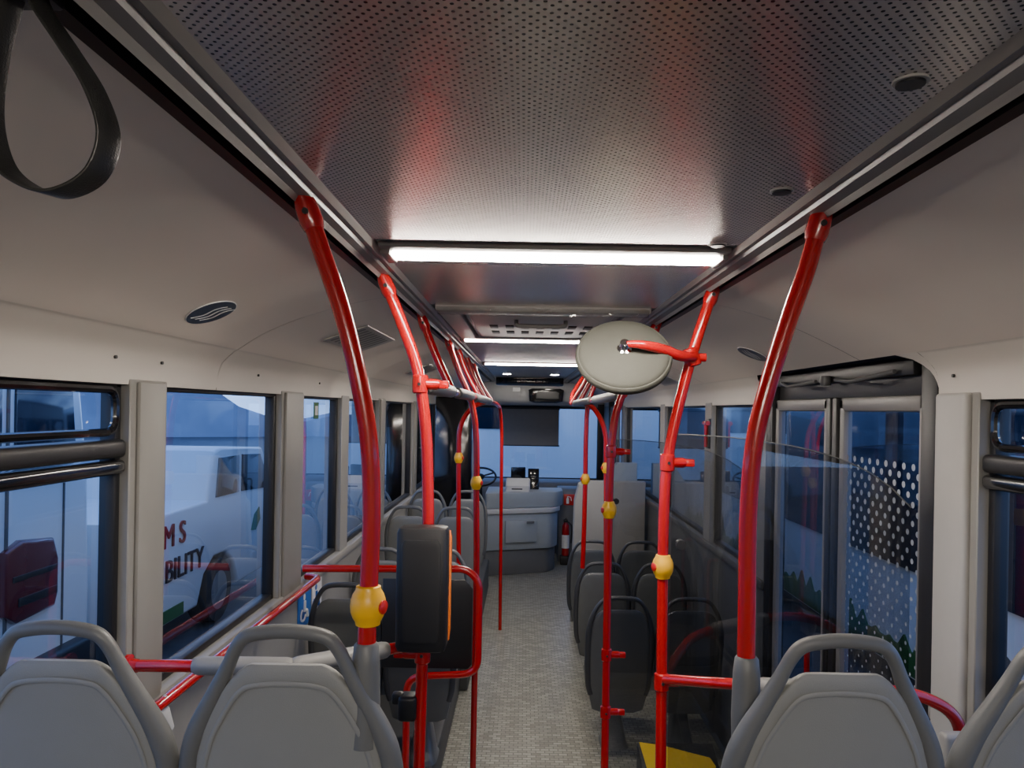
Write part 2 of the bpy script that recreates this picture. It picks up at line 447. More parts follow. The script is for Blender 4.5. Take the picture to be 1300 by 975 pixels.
g = B(); g.add([(XL, YF+.035, 1.0), (XR, YF+.035, 1.0), (XR, YF+.035, 2.15), (XL, YF+.035, 2.15)], [(0, 1, 2, 3)], GLASS); g.obj('glass', o)

# doors
dn = 1
for d0, d1 in DOORS:
    b = B()
    zt = 2.17
    b.box(XR-.005, XR+.07, d0, d0+.09, 0, 2.27, BLACK, .003); b.box(XR-.005, XR+.07, d1-.09, d1, 0, 2.27, BLACK, .003)
    b.box(XR+.03, XR+.07, d0, d1, zt, 2.30, BLACK, .003)
    mid = (d0+d1)/2
    for sx in (-.03, .03): b.box(XR+.0, XR+.05, mid+sx-.022, mid+sx+.022, .02, zt, BLACK, .008)
    o = struct(b, 'door_%d' % dn, 'double leaf bus door with black jambs'); dn += 1
    for li, (l0, l1) in enumerate(((d0+.09, mid-.055), (mid+.055, d1-.09))):
        f = B(); t = .045; xa, xb = XR+.01, XR+.05
        f.box(xa, xb, l0, l0+t, .03, zt, TRIM, .012); f.box(xa, xb, l1-t, l1, .03, zt, TRIM, .012)
        f.box(xa, xb, l0, l1, zt-.055, zt, TRIM, .012); f.box(xa, xb, l0, l1, .03, .16, TRIM, .012)
        leaf = f.obj('door_leaf', o)
        g = B(); g.add([(XR+.03, l0+t, .16), (XR+.03, l1-t, .16), (XR+.03, l1-t, zt-.055), (XR+.03, l0+t, zt-.055)], [(0, 1, 2, 3)], GLASSD if dn == 2 and li == 0 else GLASST)
        g.obj('glass', leaf, (0, (l0+l1)/2, 1.9)).location = (0, (l0+l1)/2, 1.9)
        h = B(); h.tube(fillet([(XR+.01, l0+t*.5, .65), (XR-.05, l0+t*.5, .65), (XR-.05, l0+t*.5, 1.15), (XR+.01, l0+t*.5, 1.15)], .04), .012, RED if dn == 2 else BLACKG, 10)
        h.obj('door_handle', leaf)
e = thing('door_operator', (1.2, 3.05, 2.3), 'black exposed door opening mechanism above the door', 'door mechanism')
b = B(); b.box(1.26, 1.29, 2.40, 3.7, 2.235, 2.29, BLACK, .006); b.obj('housing', e, e.location)
b = B(); b.tube([(1.25, 2.5, 2.25), (1.21, 2.75, 2.225), (1.24, 2.95, 2.24)], .008, SLEEVED, 8)
b.tube([(1.25, 3.6, 2.25), (1.21, 3.4, 2.225), (1.24, 3.15, 2.24)], .008, SLEEVED, 8)
b.lathe([(.02, -.02), (.024, 0), (.02, .02)], (1.24, 3.05, 2.24), (0, 0, 1), SLEEVED, 14); b.obj('lever_arm', e, e.location)

# ------------------------------------------------------------ ceiling lights
for i, y in enumerate((-1.5, -.4, 1.93, 4.27, 6.5)):
    e = thing('ceiling_light', (.073, y, ZC), 'long white LED strip lamp across the ceiling', 'ceiling light', 'LED strips across the ceiling')
    b = B(); b.box(-.372, .512, y-.09, y+.09, ZC-.02, ZC-.004, TRIM, .006)
    b.box(-.372, -.345, y-.06, y+.06, ZC-.034, ZC-.018, TRIM, .006); b.box(.495, .512, y-.06, y+.06, ZC-.034, ZC-.018, TRIM, .006)
    b.obj('housing', e, e.location)
    b = B(); b.prism([(y-.04, ZC-.02), (y-.036, ZC-.028), (y-.022, ZC-.032), (y+.022, ZC-.032), (y+.036, ZC-.028), (y+.04, ZC-.02)], 'x', -.343, .493, LED)
    b.obj('diffuser', e, e.location)
for x in (-.2, .35):  # added fill lamps, set flush in the ceiling to brighten the front header
    for y in (8.5, 9.95):
        e = thing('added_downlight', (x, y, ZC), 'small round recessed ceiling lamp added to light the front', 'ceiling light', 'added fill lamps over the cab')
        b = B(); b.lathe([(.055, -.016), (.06, -.012)], (x, y, ZC), (0, 0, 1), TRIM, 24); b.obj('ring', e, e.location)
        b = B(); b.lathe([(.045, -.018), (.045, -.016)], (x, y, ZC), (0, 0, 1), LED, 24); b.obj('diffuser', e, e.location)
for y in (.44, .9, 1.35, 1.79):
    b = B(); b.lathe([(.017, -.006), (.017, 0)], (.463, y, ZC-.012), (0, 0, 1), BLACK, 20)
    b.lathe([(.021, -.003), (.021, 0)], (.463, y, ZC-.012), (0, 0, 1), CEIL, 20)
    tag(b.obj('ceiling_fastener', None, (.463, y, ZC)), 'round black recessed fastener in the ceiling panel', 'fastener', 'ceiling fasteners')
# roof hatch
e = thing('roof_hatch', (.07, 3.6, ZC), 'grey closed roof hatch with handle and slots', 'roof hatch')
b = B(); 
b.box(-.36, .50, 2.93, 3.03, ZC-.035, ZC, CEIL, .012); b.box(-.36, .50, 4.10, 4.16, ZC-.03, ZC, CEIL, .012)
b.box(-.36, -.27, 3.0, 4.12, ZC-.03, ZC, CEIL, .012); b.box(.41, .50, 3.0, 4.12, ZC-.03, ZC, CEIL, .012); b.obj('frame', e, e.location)
b = B(); b.box(-.25, .39, 3.06, 4.08, ZC-.022, ZC-.006, CEIL, .02, 3)
for k in range(7): b.box(-.17+k*.075, -.13+k*.075, 3.5, 3.62, ZC-.026, ZC-.018, BLACK, .003)
for k in range(7): b.box(-.17+k*.075, -.13+k*.075, 3.75, 3.87, ZC-.026, ZC-.018, BLACK, .003)
b.obj('cover', e, e.location)
b = B(); b.tube(fillet([(-.04, 3.3, ZC-.02), (-.04, 3.28, ZC-.05), (.18, 3.28, ZC-.05), (.18, 3.3, ZC-.02)], .02), .010, TRIM, 10); b.obj('handle', e, e.location)
b = B(); nx = 40; vs = []; fs = []
for i in range(nx+1):
    for j in range(5):
        vs.append((-.35+.84*i/nx, 2.90+.02*random.random()+.008*j, ZC-.018-.007*j-.004*random.random()))
for i in range(nx):
    for j in range(4): a = i*5+j; fs.append((a, a+1, a+6, a+5))
b.add(vs, fs, FILM); tag(b.obj('plastic_film', None, (.07, 2.92, ZC-.03)), 'crumpled clear protective plastic film at the hatch edge', 'plastic film')

# ------------------------------------------------------------ badges and vents on coves
def cove_z(side, x):
    pr = smooth_prof(cove(side, 0, 1)[0])
    for (x0, z0), (x1, z1) in zip(pr[:-1], pr[1:]):
        if min(x0, x1) <= x <= max(x0, x1): return z0+(z1-z0)*(x-x0)/(x1-x0), math.atan2(z1-z0, x1-x0)
    return pr[-1][1], 0
for side, x, y in ((-1, -.90, 2.12), (1, 1.03, 3.35)):
    z, ang = cove_z(side, x)
    nrm = Vector((math.sin(ang), 0, -math.cos(ang)))
    if nrm.z > 0: nrm = -nrm
    tx = Vector((math.cos(ang), 0, math.sin(ang))); ty = Vector((0, 1, 0))
    if tx.x < 0: tx = -tx
    c = Vector((x, y, z))+nrm*.003
    e = thing('maker_badge', c, 'oval navy badge with white swoosh on the cove panel', 'badge', 'oval badges')
    def ell(b, rx, ry, h, m):
        n = 36; vs = [c+tx*rx*math.cos(2*math.pi*k/n)+ty*ry*math.sin(2*math.pi*k/n)+nrm*h for k in range(n)]
        vs2 = [v-nrm*.003 for v in vs]
        b.add(vs+vs2, [tuple(range(n))]+[(k, (k+1)%n, n+(k+1)%n, n+k) for k in range(n)], m)
    b = B(); ell(b, .070, .090, .001, WSIGN); ell(b, .068, .087, .0018, BADGE); b.obj('plate', e, c)
    b = B()
    for k in range(3):
        pts = [c+tx*(-.045+.09*t)+ty*(-.045+.028*k+.055*t+.012*math.sin(t*6.2))+nrm*.0025 for t in [i/10 for i in range(11)]]
        b.tube(pts, [(.0008, .0006+.0026*math.sin(math.pi*i/10)) for i in range(11)], WSIGN, 6, up=tuple(nrm))
    b.obj('emblem', e, c)
for side, x0, x1, y0, y1 in ((-1, -.86, -.67, 3.15, 3.8), (-1, -.90, -.72, 5.6, 6.2), (1, 1.0, 1.14, 5.4, 6.0)):
    b = B(); za, _ = cove_z(side, x0); zb, _ = cove_z(side, x1)
    def q(x): return cove_z(side, x)[0]-.006
    b.add([(x0, y0, q(x0)), (x1, y0, q(x1)), (x1, y1, q(x1)), (x0, y1, q(x0)), (x0, y0, q(x0)+.006), (x1, y0, q(x1)+.006), (x1, y1, q(x1)+.006), (x0, y1, q(x0)+.006)],
          [(0, 1, 2, 3), (0, 1, 5, 4), (1, 2, 6, 5), (2, 3, 7, 6), (3, 0, 4, 7)], CEIL)
    for k in range(9):
        yy = y0+.04+k*(y1-y0-.08)/9
        b.add([(x0+.02, yy, q(x0+.02)-.002), (x1-.02, yy, q(x1-.02)-.002), (x1-.02, yy+.03, q(x1-.02)-.002), (x0+.02, yy+.03, q(x0+.02)-.002)], [(0, 1, 2, 3)], SLEEVED)
    tag(b.obj('air_vent', None, ((x0+x1)/2, (y0+y1)/2, q((x0+x1)/2))), 'grey slotted air vent in the cove panel', 'vent', 'cove air vents')
for y in (1.95, 2.2, 3.0, 3.9, 4.7):
    b = B(); b.lathe([(.005, 0), (.005, .006)], (XL+.01, y, 2.22), (1, 0, 0), BLACK, 10)
    tag(b.obj('screw', None, (XL+.01, y, 2.22)), 'small dark screw in the panel band', 'screw', 'panel screws')
b = B(); b.lathe([(.005, -.006), (.005, 0)], (XR-.012, 2.15, 2.22), (1, 0, 0), BLACK, 10)
tag(b.obj('screw', None, (XR-.01, 2.15, 2.22)), 'small dark screw in the panel band', 'screw', 'panel screws')

# ------------------------------------------------------------ poles
def C(p): x, y, z = p; return Vector((x-.0175*(z-2.1), y, z+.0175*x))
R = .0175
def along(pts, z):
    for a, c in zip(pts[:-1], pts[1:]):
        if (a.z-z)*(c.z-z) <= 0 and a.z != c.z:
            t = (a.z-z)/(a.z-c.z); return a.lerp(c, t)
    return pts[-1]
def make_pole(pts, label, buttons=(), clamps=(), bracket=True, group='red grab poles', bside=1, socket=None):
    p = catmull([C(q) for q in pts], 8)
    e = thing('grab_pole', p[-1], label, 'grab pole', group)
    B().tube(p, R, RED, 16).obj('pole', e, p[-1])
    if bracket:
        t = p[0]; d = (p[2]-p[0]).normalized(); b = B()
        b.tube([t+Vector((0, 0, .012)), t, t+d*.02, t+d*.05, t+d*.065], [(.030, .016), (.028, .018), (.026, .022), (.023, .023), (.019, .019)], RED, 14, up=(0, 1, 0))
        b.box(t.x-.012, t.x+.012, t.y-.035, t.y+.035, t.z-.002, t.z+.018, RED, .004)
        b.lathe([(.006, 0), (.006, .004)], t+d*.035+Vector((0, -.025, 0)), (0, -1, 0), BLACK, 8)
        b.obj('ceiling_bracket', e, p[-1])
    for z in buttons:
        c = along(p, z); b = B()
        b.lathe([(.0185, -.038), (.023, -.036), (.024, -.030), (.029, -.022), (.0325, -.012), (.0335, 0), (.0325, .012), (.029, .022), (.024, .030), (.023, .036), (.0185, .038)], c, (0, 0, 1), YEL, 22)
        s = b.obj('stop_button', e, p[-1])
        d = Vector((bside*.93, -.35, 0)).normalized()
        B().lathe([(.013, 0), (.013, .005), (.009, .007)], c+d*.030, d, REDB, 16).obj('push_button', s, p[-1])
    for z, sx in clamps:
        c = along(p, z); b = B()
        b.lathe([(.019, -.028), (.0235, -.024), (.0245, 0), (.0235, .024), (.019, .028)], c, (0, 0, 1), RED, 16)
        if sx:
            b.tube([c, c+Vector((sx*.05, 0, 0)), c+Vector((sx*.062, 0, 0))], [.016, .0165, .011], RED, 12)
            b.box(min(c.x+sx*.055, c.x+sx*.085), max(c.x+sx*.055, c.x+sx*.085), c.y-.012, c.y+.012, c.z-.012, c.z+.012, RED, .004)
        b.lathe([(.005, 0), (.005, .004)], c+Vector((0, -.023, 0)), (0, -1, 0), BLACK, 8)
        b.obj('clamp', e, p[-1])
    if socket:
        b = B(); x, y, z = socket
        b.lathe([(.026, -.14), (.028, -.06), (.026, .02), (.023, .05), (.019, .055)], (x, y, z), (0, 0, 1), RIM, 18)
        b.obj('pole_socket', e, p[-1], 'grey plastic socket')
    return e, p
make_pole([(-.417, 1.4, 2.502), (-.387, 1.4, 2.413), (-.342, 1.4, 2.279), (-.313, 1.4, 2.16), (-.293, 1.4, 2.04), (-.288, 1.4, 1.906), (-.293, 1.4, 1.765), (-.298, 1.4, 1.64)],
          'curved glossy red grab pole on a seat corner, yellow stop button', buttons=(1.725,), socket=(-.290, 1.4, 1.60))
make_pole([(.586, 1.45, 2.493), (.555, 1.45, 2.378), (.517, 1.45, 2.27), (.478, 1.45, 2.146), (.452, 1.45, 2.038), (.440, 1.45, 1.9), (.437, 1.45, 1.73), (.435, 1.45, 1.60)],
          'curved glossy red grab pole rising from a seat corner, no button', socket=(.445, 1.45, 1.57))
eL2, pL2 = make_pole([(-.420, 2.2, 2.498), (-.363, 2.2, 2.357), (-.316, 2.2, 2.217), (-.2925, 2.2, 2.053), (-.2855, 2.2, 1.889), (-.2855, 2.2, 1.68), (-.30, 2.2, 1.4), (-.315, 2.2, .9), (-.33, 2.2, 0.01)],
          'curved red grab pole carrying the black ticket validator', clamps=((2.17, 1), (1.37, -1)))
eR2, pR2 = make_pole([(.607, 2.35, 2.495), (.55, 2.35, 2.325), (.5075, 2.35, 2.175), (.4625, 2.35, 1.975), (.445, 2.35, 1.775), (.4375, 2.35, 1.275), (.425, 2.35, -.01)],
          'curved red pole holding mirror and glass screen, yellow button', buttons=(1.61,), clamps=((1.94, 1), (1.245, 1)), bside=-1)
make_pole([(-.435, 3.13, 2.498), (-.40, 3.13, 2.40), (-.355, 3.13, 2.29), (-.30, 3.13, 2.17)], 'short curved red pole joining the overhead grab rail')
make_pole([(-.435, 4.2, 2.498), (-.37, 4.2, 2.318), (-.297, 4.2, 2.14), (-.27, 4.2, 1.93), (-.27, 4.2, 1.6), (-.27, 4.2, 1.13), (-.29, 4.2, 0)], 'curved red grab pole beside seats with yellow stop button', buttons=(1.68,))
make_pole([(-.435, 4.85, 2.498), (-.37, 4.85, 2.33), (-.28, 4.85, 2.16)], 'short curved red pole joining the overhead grab rail')
make_pole([(-.435, 5.6, 2.498), (-.37, 5.6, 2.33), (-.28, 5.6, 2.16)], 'short curved red pole joining the overhead grab rail')
make_pole([(-.27, 5.4, 2.16), (-.38, 5.4, 2.11), (-.46, 5.4, 1.98), (-.475, 5.4, 1.75), (-.475, 5.4, 1.0), (-.475, 5.4, .22)], 'thin bent red pole over the seats, yellow stop button', buttons=(1.74,), bracket=False)
make_pole([(-.435, 6.3, 2.498), (-.37, 6.3, 2.33), (-.26, 6.3, 2.15)], 'short curved red pole joining the overhead grab rail')
make_pole([(.60, 3.3, 2.495), (.53, 3.3, 2.34), (.44, 3.3, 2.17), (.393, 3.3, 1.96), (.376, 3.3, 1.47), (.365, 3.3, .8), (.35, 3.3, 0)], 'curved red grab pole standing in the aisle, yellow stop button', buttons=(1.66,), clamps=((1.92, 1), (1.015, 1), (.76, 1)), bside=-1)
make_pole([(.60, 5.42, 2.495), (.53, 5.42, 2.31), (.47, 5.42, 2.13), (.455, 5.42, 1.9), (.45, 5.42, 1.6), (.44, 5.42, 1.2), (.43, 5.42, .94)], 'curved red grab pole at seat corner with yellow stop button', buttons=(1.60,), bside=-1)
make_pole([(.42, 5.22, 2.15), (.5, 5.22, 2.10), (.57, 5.22, 1.95), (.58, 5.22, 1.7), (.58, 5.22, 1.0), (.58, 5.22, 0)], 'thin bent red pole over the seats, yellow stop button', buttons=(1.70,), bracket=False, bside=-1)
make_pole([(.60, 5.8, 2.495), (.53, 5.8, 2.34), (.43, 5.8, 2.15)], 'short curved red pole joining the overhead grab rail')
make_pole([(.60, 6.4, 2.495), (.53, 6.4, 2.34), (.41, 6.4, 2.15)], 'short curved red pole joining the overhead grab rail')

def rail(pts, label, sleeves=(), group=None, r=.0165, name='grab_rail', fl=.06, flanges=()):
    p = fillet(pts, fl, 7); o = p[0]
    e = thing(name, o, label, 'handrail', group)
    B().tube(p, r, RED, 14).obj('rail_tube', e, o)
    for a, c, m in sleeves:
        a, c = Vector(a), Vector(c); d = (c-a).normalized()
        B().tube([a, a+d*.006, a+d*.02, c-d*.02, c-d*.006, c], [r*1.1, r*1.35, r*1.5, r*1.5, r*1.35, r*1.1], m, 16).obj('grip_sleeve', e, o)
    for c, ax in flanges:
        b = B(); b.lathe([(.018, -.03), (.02, -.012), (.03, -.008), (.03, 0)], c, ax, RED, 16)
        b.obj('end_flange', e, o)
    return e
G = 'overhead red grab rails'
rail([(-.31, 2.2, 2.168), (-.285, 4.1, 2.168), (-.245, 6.4, 2.15), (-.22, 6.85, 2.12), (-.205, 7.0, 1.9), (-.19, 7.05, .0)], 'long red overhead rail with dark sleeves bending down to a post',
     sleeves=[((-.306, 2.35, 2.168), (-.297, 3.03, 2.168), SLEEVED), ((-.294, 3.25, 2.168), (-.286, 4.0, 2.168), SLEEVED), ((-.283, 4.2, 2.167), (-.258, 5.5, 2.157), SLEEVED)], group=G, fl=.15)
rail([(.445, 3.3, 2.175), (.43, 4.6, 2.165), (.41, 6.4, 2.155), (.44, 6.8, 2.25), (.60, 6.95, 2.495)], 'long red overhead rail with dark sleeves',
     sleeves=[((.443, 3.42, 2.174), (.431, 4.5, 2.166), SLEEVED), ((.429, 4.7, 2.165), (.413, 6.0, 2.158), SLEEVED)], group=G, fl=.1)
rail([(XL+.035, 2.0, 1.39), (-.60, 2.0, 1.395), (-.325, 2.18, 1.40)], 'red cross bar with thick light grey sleeve behind the seat', sleeves=[((-.88, 2.0, 1.393), (-.61, 2.0, 1.395), SLEEVE), ((-.615, 2.0, 1.395), (-.38, 2.145, 1.399), SLEEVE)],
     flanges=[((XL+.03, 2.0, 1.39), (-1, 0, 0))])
ew = rail([(XL+.02, 2.0, 1.26), (XL+.09, 2.02, 1.26), (XL+.09, 3.66, 1.25), (XL+.02, 3.69, 1.25)], 'red wall handrail running under the window', fl=.03)
eg = rail([(XL+.12, 3.3, 1.375), (-.24, 3.3, 1.385), (-.185, 3.3, 1.33), (-.185, 3.3, .92), (-.50, 3.3, .90), (-.50, 3.3, .0)], 'red guard frame before the dark seats', fl=.07, name='guard_rail')
rail([(.452, 2.35, 1.253), (.60, 2.12, 1.325), (.93, 1.99, 1.36), (1.06, 1.99, 1.36), (1.19, 1.99, 1.30), (1.20, 1.99, .0)], 'red handrail with grey sleeve curving down beside the wall',
     sleeves=[((.67, 2.09, 1.331), (.90, 2.00, 1.356), SLEEVE)], fl=.08)
c = along(pL2, 1.22); b = B(); b.box(c.x-.065, c.x-.01, c.y-.03, c.y+.03, c.z-.045, c.z+.03, BLACK, .012, 3); b.box(c.x-.085, c.x-.05, c.y-.015, c.y+.015, c.z-.0, c.z+.035, BLACK, .008)
b.obj('pole_clip', eL2, eL2.location, 'small black plastic clip')
b = B(); b.prism([(-.62, .93), (-.23, .93), (-.215, .95), (-.215, 1.29), (-.25, 1.33), (-.62, 1.33)], 'y', 3.325, 3.335, BLACK, .004)
b.obj('guard_panel', eg, eg.location, 'black panel')

# ------------------------------------------------------------ ticket validator
e = thing('ticket_validator', (-.283, 2.14, 1.40), 'black rounded ticket validator with orange edge clamped to pole', 'ticket validator')
b = B(); cx = -.283
b.loft([(cx, 2.14, 1.402, .060, .030), (cx, 2.14, 1.406, .068, .038), (cx, 2.14, 1.42, .073, .043), (cx, 2.14, 1.6, .0735, .044), (cx, 2.14, 1.742, .073, .043), (cx, 2.14, 1.755, .068, .038), (cx, 2.14, 1.759, .058, .028)], BLACK, 40, .32)
b.obj('body', e, e.location)
b = B(); b.loft([(cx, 2.093, 1.435, .048, .004), (cx, 2.093, 1.45, .056, .006), (cx, 2.093, 1.71, .056, .006), (cx, 2.093, 1.725, .048, .004)], BLACK, 24, .35)
b.obj('front_pad', e, e.location)
b = B(); b.loft([(cx+.066, 2.180, 1.42, .009, .012), (cx+.068, 2.180, 1.45, .010, .013), (cx+.068, 2.180, 1.72, .010, .013), (cx+.066, 2.180, 1.74, .008, .010)], ORANGE, 16, .5); b.obj('orange_edge', e, e.location)

# ------------------------------------------------------------ mirror
nb = Vector((-.06, -.78, .62)).normalized(); cm = Vector((.305, 2.28, 2.275))
e = thing('convex_mirror', cm, 'round convex mirror seen from its grey back, chrome bolt', 'mirror')
b = B(); prof = [(.143, -.020), (.148, -.016), (.149, -.008), (.148, -.001), (.143, .004), (.139, .004)]
for k in range(1, 9):
    t = k/8; prof.append((.139*math.cos(t*math.pi/2*.97), .004+.022*math.sin(t*math.pi/2)))
b.lathe(prof, cm, nb, MIRB, 56); b.obj('back_shell', e, cm)
b = B(); b.lathe([(.142, -.021), (.10, -.036), (.05, -.044), (.002, -.047)], cm, nb, MIRROR, 40); b.obj('mirror_glass', e, cm)
b = B(); b.lathe([(.022, 0), (.022, .004), (.014, .008), (.014, .014), (.018, .02), (.014, .030), (.004, .034)], cm+nb*.024, nb, CHROME, 20); b.obj('bolt', e, cm)
pm = along(pR2, 2.275); ba = cm+nb*.047
b = B(); b.tube(catmull([ba, ba+Vector((.05, -.012, -.003)), ba.lerp(pm, .5)+Vector((.01, -.035, 0)), pm+Vector((-.05, -.06, .0)), pm+Vector((0, -.02, 0))], 5), [.009+.0075*min(1, i/8) for i in range(21)], RED, 14)
b.lathe([(.02, -.03), (.026, -.026), (.027, 0), (.026, .026), (.02, .03)], pm, (-.3, 0, 1), RED, 16)
b.tube([pm+Vector((.02, 0, 0)), pm+Vector((.045, 0, 0))], .014, RED, 10)
b.obj('arm', e, cm)

# ------------------------------------------------------------ glass screens
def screen(x0, x1, y, z0, zt0, zt1, label):
    pts = [(x0, z0), (x1, z0), (x1, zt1-.12)]
    for k in range(13):
        t = k/12; pts.append((x1-(x1-x0)*t, zt1+(zt0-zt1)*math.sin(t*math.pi/2)-(.12*(1-t)**6)))
    b = B(); b.add([(x, y, z) for x, z in pts], [tuple(range(len(pts)))], GLASSP)
    e = thing('glass_screen', ((x0+x1)/2, y, z0), label, 'glass partition', 'clear partition screens')
    b.obj('pane', e, e.location)
    c = B(); ed = [(x, y, z) for x, z in pts[2:]]; c.tube(ed, .0022, RIM, 6); c.obj('edge', e, e.location)
    for z in (z0+.1, zt1-.25):
        c = B(); c.lathe([(.016, -.012), (.016, .012)], (x0+.03, y, z), (0, 1, 0), BLACK, 12); c.obj('fastener', e, e.location)
screen(.475, 1.235, 2.35, .02, 2.03, 1.93, 'smoky clear glass draught screen beside the door')
screen(.47, 1.22, 3.95, .02, 1.95, 1.87, 'smoky clear glass draught screen behind the door')

# ------------------------------------------------------------ strap
e = thing('hanging_strap', (-.49, .7, 2.50), 'black leather hand strap loop hanging from the rail', 'hand strap')
path = catmull([Vector(p)+Vector((-.009, 0, 0)) for p in [(-.465, .70, 2.505), (-.455, .70, 2.475), (-.428, .70, 2.435), (-.402, .70, 2.395), (-.388, .70, 2.352), (-.400, .70, 2.315), (-.432, .70, 2.297), (-.462, .70, 2.303), (-.488, .70, 2.325), (-.500, .70, 2.37), (-.499, .705, 2.43), (-.487, .705, 2.48), (-.480, .705, 2.505)]], 8)
b = B(); vs = []; fs = []; L = len(path)
for i, p in enumerate(path):
    t = (path[min(L-1, i+1)]-path[max(0, i-1)]).normalized()
    wdir = Vector((math.sin(.4), math.cos(.4), 0)); wdir = (wdir-t*wdir.dot(t)).normalized()
    nn = t.cross(wdir)
    for u, v in ((-1, -.6), (-.92, -1), (.92, -1), (1, -.6), (1, .6), (.92, 1), (-.92, 1), (-1, .6)):
        vs.append(p+wdir*u*.0125+nn*v*.0018)
for i in range(L-1):
    for k in range(8): a = i*8+k; c = i*8+(k+1) % 8; fs.append((a, c, c+8, a+8))
b.add(vs, fs, LEATH); b.obj('loop', e, e.location, angle=60)
b = B(); b.box(-.51, -.46, .67, .735, 2.485, 2.512, BLACK, .006); b.obj('clamp', e, e.location)

# ------------------------------------------------------------ seats
def seat_parts(shell, rim, k, wide):
    P = {}
    tilt = lambda z: -(z-.45)*.16
    b = B(); rings = []
    prof = [(.36, .10, .010), (.37, .165, .016), (.42, .185, .022), (.55, .198, .024), (.66, .200, .024), (.74, .193, .022), (.79, .180, .020), (.83, .160, .018), (.865, .136, .017), (.892, .113, .015), (.908, .096, .013), (.916, .084, .009), (.920, .074, .006)]
    if wide: prof = [(.26, .12, .010), (.28, .175, .016), (.36, .195, .022), (.55, .205, .024), (.70, .203, .024), (.79, .198, .022), (.84, .185, .020), (.875, .165, .018), (.895, .145, .016), (.905, .125, .012), (.912, .10, .006)]
    for z, w, d in prof: rings.append((0, tilt(z)+.0, z, w, d))
    b.loft(rings, shell, 32, .42)
    if not wide:
        bp = [(-.172, .48), (-.174, .68), (-.160, .76), (-.130, .82), (-.093, .870), (-.06, .884), (0, .888), (.06, .884), (.093, .870), (.130, .82), (.160, .76), (.174, .68), (.172, .48)]
        b.tube(catmull([(x, tilt(z)-.0205, z) for x, z in bp], 6), (.0015, .005), shell, 8, up=(0, -1, 0))
    P['backrest'] = b
    b = B()
    hp = [(.180, .38), (.200, .45), (.210, .60), (.211, .68), (.203, .745), (.182, .80), (.152, .855), (.125, .905), (.104, .948), (.082, .972), (.045, .981), (0, .984)]
    if wide: hp = [(.185, .38), (.205, .45), (.213, .60), (.213, .72), (.208, .80), (.190, .87), (.165, .92), (.135, .958), (.10, .978), (.05, .985), (0, .986)]
    hp = hp+[(-x, z) for x, z in hp[-2::-1]]
    pts = catmull([(x, tilt(z), z) for x, z in hp], 5)
    rr = []
    for p in pts:
        q = min(1, max(0, (.93-p.z)/.16)); rr.append((.0135+.009*q, .0135+.009*q))
    b.tube(pts, rr, rim, 14, up=(0, -1, 0))
    P['handle'] = b
    b = B()
    b.loft([(0, tilt(z)+.028, z, w, d) for z, w, d in [(.44, .15, .015), (.46, .17, .022), (.6, .176, .024), (.74, .160, .022), (.81, .13, .018), (.84, .10, .012)]], FABRIC, 24, .5)
    b.loft([(0, .225, .425, .19, .19), (0, .225, .44, .205, .205), (0, .225, .47, .205, .205), (0, .225, .485, .18, .18)], FABRIC, 28, .45)
    P['cushion'] = b
    b = B()
    b.loft([(0, .215, .37, .12, .16), (0, .215, .385, .19, .2), (0, .215, .43, .21, .215)], rim, 28, .45)
    b.loft([(0, .2, 0, .10, .12), (0, .2, .02, .09, .1), (0, .2, .2, .05, .07), (0, .2, .375, .08, .1)], SHELLD, 20, .5)
    P['seat_base'] = b
    for bb in P.values(): bb.v = [Vector((v.x*k, v.y, v.z)) for v in bb.v]
    return P
cache = {}
def seat(x, y, z, kind, label, group, face=1):
    e = thing('bus_seat', (x, y, z), label, 'bus seat', group)
    if face < 0: e.rotation_euler = (0, 0, math.pi)
    if kind not in cache:
        pr = seat_parts(*{'grey': (SHELL, RIM, .92, False), 'dark': (SHELLD, RIMD, .885, True), 'pod': (SHELLD, RIMD, .805, True), 'mid': (SHELLM, RIM, .805, True)}[kind])
        cache[kind] = [bb.obj(n, e) for n, bb in pr.items()]
    else:
        for o in cache[kind]:
            q = o.copy(); COL.objects.link(q); q.parent = e
    return e
g = 'light grey seats on the rear platform'
seat(-.855, 1.45, .70, 'grey', 'light grey plastic bus seat shell next to the window', g)
seat(-.430, 1.45, .70, 'grey', 'light grey plastic bus seat shell next to the aisle', g)
seat(.598, 1.45, .70, 'grey', 'light grey plastic bus seat shell next to the aisle', g)
seat(1.024, 1.45, .70, 'grey', 'light grey plastic bus seat shell next to the window', g)
g = 'dark grey seats by the door'
for y in (4.5, 5.5, 6.4):
    seat(.602, y, 0, 'dark', 'dark grey bus seat with grab handle next to the aisle', g)
    seat(1.020, y, 0, 'dark', 'dark grey bus seat with grab handle next to the window', g)
g = 'seats on the podium'
for y in (3.8, 4.75):
    kd, lb = ('pod', 'dark grey') if y < 4 else ('mid', 'mid grey')
    seat(-.510, y, .22, kd, lb+' bus seat with grab handle next to the aisle', g)
    seat(-.885, y, .22, kd, lb+' bus seat with grab handle next to the window', g)
for y in (5.85, 7.0):
    seat(-.510, y, .34, 'mid', 'mid grey bus seat with grab handle next to the aisle', g)
    seat(-.885, y, .34, 'mid', 'mid grey bus seat with grab handle next to the window', g)

